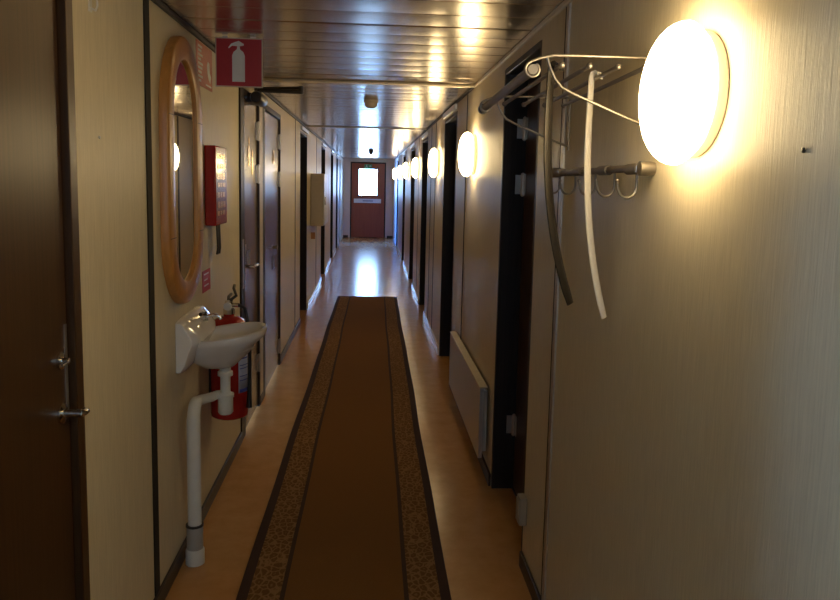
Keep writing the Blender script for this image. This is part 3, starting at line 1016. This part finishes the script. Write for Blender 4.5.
ws = thing('safety_sign', (XL, 3.315, 1.885), 'faded orange-red wall sign with rows of white marks above the mirror', 'sign')
B(XL + 0.0008, XL + 0.003, 3.165, 3.470, 1.885, 2.064).build('sign_plate', M['orange_red'], ws)
mb = MB()
xp = XL + 0.0031
for i in range(9):
    z = 2.045 - i * 0.0175
    mb.box(xp, xp + 0.0006, 3.195, 3.195 + (0.075, 0.06, 0.08, 0.05, 0.085)[i % 5], z - 0.005, z + 0.005)
mb.build('sign_text', M['white_print'], ws, smooth=False)
mb = MB()
mb.prism([(3.36, 1.985), (3.38, 2.005), (3.41, 2.0), (3.415, 1.96), (3.44, 1.945), (3.425, 1.915), (3.39, 1.93), (3.37, 1.955)], 'x', xp, xp + 0.0006)
mb.build('sign_symbol', M['white_print'], ws, smooth=False)
B(xp, xp + 0.0006, 3.335, 3.445, 1.897, 1.904).build('sign_line', M['white_print'], ws)

rp = thing('red_plate', (XL, 3.31, 1.0), 'tiny red plate on left wall between mirror and washbasin', 'sign')
B(XL + 0.0008, XL + 0.003, 3.235, 3.385, 1.0, 1.095).build('plate', M['sign_red'], rp)
mb = MB()
xp = XL + 0.0031
for i in range(3):
    mb.box(xp, xp + 0.0006, 3.26, 3.35 - 0.02 * (i % 2), 1.075 - i * 0.025, 1.081 - i * 0.025)
mb.build('plate_print', M['white_print'], rp, smooth=False)

# extinguisher sign hanging from the ceiling
sg = thing('fire_extinguisher_sign', (-0.535, 3.20, 1.87), 'square red sign with white extinguisher symbol hanging below the ceiling', 'sign')
GX0, GX1, GZ0, GZ1 = -0.650, -0.455, 1.878, 2.079
B(GX0, GX1, 3.200, 3.206, GZ0, GZ1).build('border', M['beige_plastic'], sg, bevel=0.001)
B(GX0 + 0.005, GX1 - 0.005, 3.1985, 3.1998, GZ0 + 0.005, GZ1 - 0.005).build('sign_face', M['sign_red'], sg)
B(GX0 + 0.008, GX1 - 0.008, 3.2062, 3.2075, GZ0 + 0.005, GZ1 - 0.005).build('sign_face', M['sign_red'], sg)
mb = MB()
gc, yb_, ya_ = (GX0 + GX1) / 2 - 0.004, 3.1983, 3.1972
body = [(gc - 0.024, GZ0 + 0.022), (gc + 0.028, GZ0 + 0.022), (gc + 0.028, GZ0 + 0.128), (gc + 0.022, GZ0 + 0.143), (gc + 0.010, GZ0 + 0.153), (gc - 0.006, GZ0 + 0.153), (gc - 0.018, GZ0 + 0.143), (gc - 0.024, GZ0 + 0.128)]
mb.prism(body, 'y', ya_, yb_)
mb.prism([(gc - 0.005, GZ0 + 0.153), (gc + 0.009, GZ0 + 0.153), (gc + 0.007, GZ0 + 0.166), (gc - 0.003, GZ0 + 0.166)], 'y', ya_, yb_)
lev = [(gc + 0.024, GZ0 + 0.176), (gc + 0.012, GZ0 + 0.183), (gc + 0.004, GZ0 + 0.188), (gc - 0.012, GZ0 + 0.183), (gc - 0.028, GZ0 + 0.176), (gc - 0.040, GZ0 + 0.160), (gc - 0.037, GZ0 + 0.157), (gc - 0.024, GZ0 + 0.168), (gc - 0.006, GZ0 + 0.1665), (gc + 0.010, GZ0 + 0.1665), (gc + 0.024, GZ0 + 0.170)]
mb.prism(lev, 'y', ya_, yb_)
mb.build('extinguisher_symbol', M['white_print'], sg, smooth=False)
mb = MB()
for x in (GX0 + 0.04, GX1 - 0.04):
    mb = MB()
    mb.box(x - 0.012, x + 0.012, 3.2012, 3.2048, GZ1 + 0.0003, H - 0.0025)
    mb.build('ceiling_clip', M['alu'], sg)

# white cabinet further down the left wall
cb = thing('wall_cabinet', (XL, 9.5, 0.945), 'boxy beige wall cabinet on the left wall halfway down the corridor', 'cabinet')
B(XL + 0.001, XL + 0.150, 9.07, 9.92, 0.945, 1.58).build('body', M['beige_plastic'], cb, bevel=0.006)
dr = B(XL + 0.1505, XL + 0.165, 9.075, 9.915, 0.95, 1.575).build('cabinet_door', M['white_plastic'], cb, bevel=0.003)
B(XL + 0.1655, XL + 0.180, 9.12, 9.15, 1.20, 1.30).build('door_pull', M['chrome'], dr)
B(XL + 0.1652, XL + 0.1662, 9.40, 9.75, 1.22, 1.53).build('white_notice', M['white_print'], dr)
lk = B(XL + 0.0005, XL + 0.05, 9.15, 9.20, 0.78, 0.86).build('call_button', M['oak'])
tag(lk, 'tiny brown button box on left wall under the beige cabinet', 'switch')

# small hook and pin on the near left panel
hk = MB()
hk.tube([(XL + 0.001, 2.005, 1.925), (XL + 0.015, 2.005, 1.918), (XL + 0.020, 2.005, 1.93), (XL + 0.018, 2.005, 1.95)], 0.003, 8)
hk.box(XL + 0.0005, XL + 0.003, 1.995, 2.015, 1.915, 1.955)
tag(hk.build('wall_hook', M['white_plastic']), 'tiny white hook high on left wall beside the foreground door', 'hook')
pn = MB().lathe([(0, 0.0005), (0.004, 0.0005), (0.004, 0.004), (0, 0.006)], (XL, 2.045, 1.600), 'x', 12)
tag(pn.build('wall_pin', M['white_print']), 'tiny white pin on left wall panel beside the foreground door', 'pin')

# ------------------------------------------------------------------ coat rack on the right wall
YN, YF = 1.645, 2.31
ck = thing('hat_rack', (XR, (YN + YF) / 2, 1.64), 'metal hat rack of tubes on curled wire brackets beside nearest lamp', 'rack')
FX = 0.352
mb = MB()
mb.tube([(FX, YN - 0.003, 1.752), (FX, YF + 0.05, 1.735)], 0.0112, 18)
o = mb.build('front_tube', M['steel'], ck)
mb = MB()
mb.lathe([(0, 0.0), (0.0155, 0.0), (0.0155, 0.022), (0.011, 0.026), (0, 0.026)], (FX, YF + 0.045, 1.735), 'y', 18)
mb.build('end_cap', M['black'], o)
for rx in (0.412, 0.474, 0.538, 0.598):
    mb = MB()
    mb.tube([(rx, YN - 0.016, 1.761), (rx, YF + 0.012, 1.748)], 0.0052, 12)
    mb.sphere((rx, YN - 0.016, 1.761), 0.0078, 12)
    mb.sphere((rx, YF + 0.012, 1.748), 0.0078, 12)
    mb.build('rod', M['steel'], ck)


def bracket(y, dz):
    mb = MB()
    p = []
    n = 26
    for i in range(n + 1):                                  # scroll round the front tube
        a = math.radians(-60 - 330 * (1 - i / n)) + math.radians(150)
        r = 0.0135 + 0.004 * (i / n)
        p.append((FX + r * math.cos(-a + PI) * 1.0, y, 1.752 + r * math.sin(-a + PI)))
    e = p[-1]
    top = [(FX - 0.004, y, 1.7695), (FX + 0.018, y, 1.778), (FX + 0.045, y, 1.7835), (FX + 0.09, y, 1.7845), (0.54, y, 1.785), (XR - 0.004, y, 1.785)]
    mb.tube([(q[0], q[1], q[2] + dz) for q in p + top], 0.0036, 10)
    br = [(0.382, y, 1.781), (0.390, y, 1.758), (0.402, y, 1.733), (0.418, y, 1.715), (0.445, y, 1.702), (0.50, y, 1.680), (0.56, y, 1.656), (XR - 0.004, y, 1.636)]
    mb.tube([(q[0], q[1], q[2] + dz) for q in br], 0.0034, 10)
    mb.tube([(XR - 0.004, y, 1.79 + dz), (XR - 0.004, y, 1.625 + dz)], 0.0034, 10)
    mb.build('bracket', M['steel'], ck)


bracket(YN, 0.0)
bracket(YF, -0.0145)

# rail with five coat hooks under the hat rack
hr = thing('hook_rail', (XR, 2.03, 1.49), 'narrow metal rail with five coat hooks below the hat rack', 'hook rail')
mb = MB()
mb.tube([(XR - 0.024, 1.59, 1.543), (XR - 0.024, 2.39, 1.537)], 0.009, 14)
for y in (1.66, 1.87, 2.10, 2.32):
    mb.tube([(XR - 0.024, y - 0.035, 1.541), (XR - 0.024, y + 0.035, 1.5405)], 0.0125, 14)
mb.build('rail', M['bar_wood'], hr)
for y in (1.598, 2.378):
    mb = MB()
    mb.lathe([(0, 0.0005), (0.014, 0.0005), (0.016, 0.010), (0.016, 0.034), (0.010, 0.038), (0, 0.039)], (XR, y, 1.541), 'x', 18)
    for v in mb.bm.verts: v.co.x = 2 * XR - v.co.x
    mb.build('end_mount', M['steel'], hr)
for y in (1.66, 1.815, 1.97, 2.17, 2.345):
    p = [(XR - 0.016, y, 1.538), (XR - 0.015, y, 1.502)]
    for i in range(1, 10):                                  # a J that stands out from the wall
        a = PI * i / 9
        p.append((XR - 0.037 + 0.022 * math.cos(a), y, 1.502 - 0.027 * math.sin(a)))
    p.append((XR - 0.061, y, 1.512))
    mb = MB()
    mb.tube(p, 0.0032, 8)
    mb.sphere((XR - 0.061, y, 1.514), 0.0048, 10)
    mb.build('hook', M['steel'], hr)


# two long shoehorns hooked over the rods
def horn(name, x, y, ztop, zbot, lean, mat, label, wid):
    pts = []
    for i in range(7):                                      # hook over the rod
        a = math.radians(205 - 205 * i / 6)
        pts.append((x + 0.0105 * math.cos(a) + 0.0105 - 0.0105, y, ztop + 0.0105 * math.sin(a)))
    pts = [(2 * x - p[0], p[1], p[2]) for p in pts]
    n = 18
    x_l, z_l = pts[-1][0], pts[-1][2]
    for i in range(1, n + 1):
        t = i / n
        pts.append((x_l + lean * t ** 2.8 - 0.004 * math.sin(PI * t), y, z_l + (zbot - z_l) * t))
    wd = [wid * 0.8] * 7 + [wid * (0.8 + 0.2 * min(1, i / 6)) for i in range(1, n)] + [wid * 0.8]
    mb = MB()
    mb.strip(pts, Vector((0.75, 0.66, 0)), wd, 0.0028)
    return tag(mb.build(name, mat), label, 'shoehorn', 'long shoehorns hanging from the rack')


horn('shoehorn', 0.412, 1.680, 1.762, 1.226, 0.068, M['dark_horn'], 'long dark brown shoehorn hanging from front rods of hat rack', 0.029)
horn('shoehorn', 0.538, 1.790, 1.762, 1.174, 0.060, M['white_horn'], 'long white shoehorn hanging from hat rack in front of hook rail', 0.026)

# screw left in the near right wall
sc = MB().lathe([(0, -0.0005), (0.004, -0.0005), (0.004, -0.003), (0, -0.004)], (XR, 1.034, 1.558), 'x', 12)
tag(sc.build('wall_screw', M['black']), 'small dark screw head on right wall beyond the nearest lamp', 'screw')

# ------------------------------------------------------------------ radiator
rd = thing('panel_radiator', (XR, 4.28, 0.13), 'long low cream panel radiator on the right wall under second lamp', 'radiator')
RX, RYa, RYb, RZ0, RZ1 = 0.566, 3.62, 5.02, 0.105, 0.470
B(RX, RX + 0.018, RYa, RYb, RZ0, RZ1).build('front_panel', M['radiator'], rd, bevel=0.004)
B(RX - 0.002, XR - 0.012, RYa, RYb, RZ1 + 0.0005, RZ1 + 0.009).build('top_grille', M['beige_trim'], rd, bevel=0.002)
B(RX + 0.020, XR - 0.010, RYa + 0.02, RYb - 0.02, RZ0 + 0.03, RZ1 - 0.02).build('heating_body', M['grey_plastic'], rd)
B(RX + 0.002, RX + 0.020, RYa - 0.006, RYa - 0.0005, RZ0 + 0.004, RZ1).build('end_trim', M['alu'], rd)
mb = MB()
for y in (RYa + 0.2, RYb - 0.2):
    mb = MB()
    mb.box(XR - 0.0098, XR - 0.0005, y - 0.02, y + 0.02, RZ0 + 0.05, RZ1 - 0.03)
    mb.build('wall_bracket', M['steel'], rd)

# small box low on the edge of the near right doorway
bx = thing('junction_box', (XR - 0.008, 2.725, 0.19), 'small beige box low on the edge of near right doorway', 'box')
B(XR - 0.030, XR - 0.0005, 2.690, 2.746, 0.19, 0.30).build('housing', M['tan_plastic'], bx, bevel=0.004)
B(XR - 0.034, XR - 0.0302, 2.695, 2.741, 0.20, 0.29).build('cover', M['tan_plastic'], bx, bevel=0.001)

# ------------------------------------------------------------------ ceiling fittings
sm = thing('smoke_detector', (-0.005, 5.5, H), 'round beige smoke detector on the ceiling halfway along the corridor', 'smoke detector')
mb = MB()
mb.lathe([(0, -0.001), (0.054, -0.001), (0.054, -0.016), (0.048, -0.020), (0, -0.020)], (-0.005, 5.5, H), 'z', 32)
mb.build('mount', M['beige_plastic'], sm)
mb = MB()
mb.lathe([(0, -0.0205), (0.044, -0.0205), (0.047, -0.028), (0.044, -0.042), (0.034, -0.054), (0.016, -0.059), (0, -0.060)], (-0.005, 5.5, H), 'z', 32)
mb.build('sensor_head', M['beige_plastic'], sm)
cs = thing('ceiling_sensor', (0.0, 14.1, H), 'small black dome sensor on the ceiling before the far door', 'sensor')
mb = MB()
mb.lathe([(0, -0.001), (0.050, -0.001), (0.050, -0.03), (0, -0.03)], (0.0, 14.1, H), 'z', 24)
mb.build('mount', M['black'], cs)
mb = MB()
mb.lathe([(0, -0.0305), (0.043, -0.0305), (0.042, -0.05), (0.030, -0.075), (0.012, -0.086), (0, -0.088)], (0.0, 14.1, H), 'z', 24)
mb.build('dome', M['black'], cs)
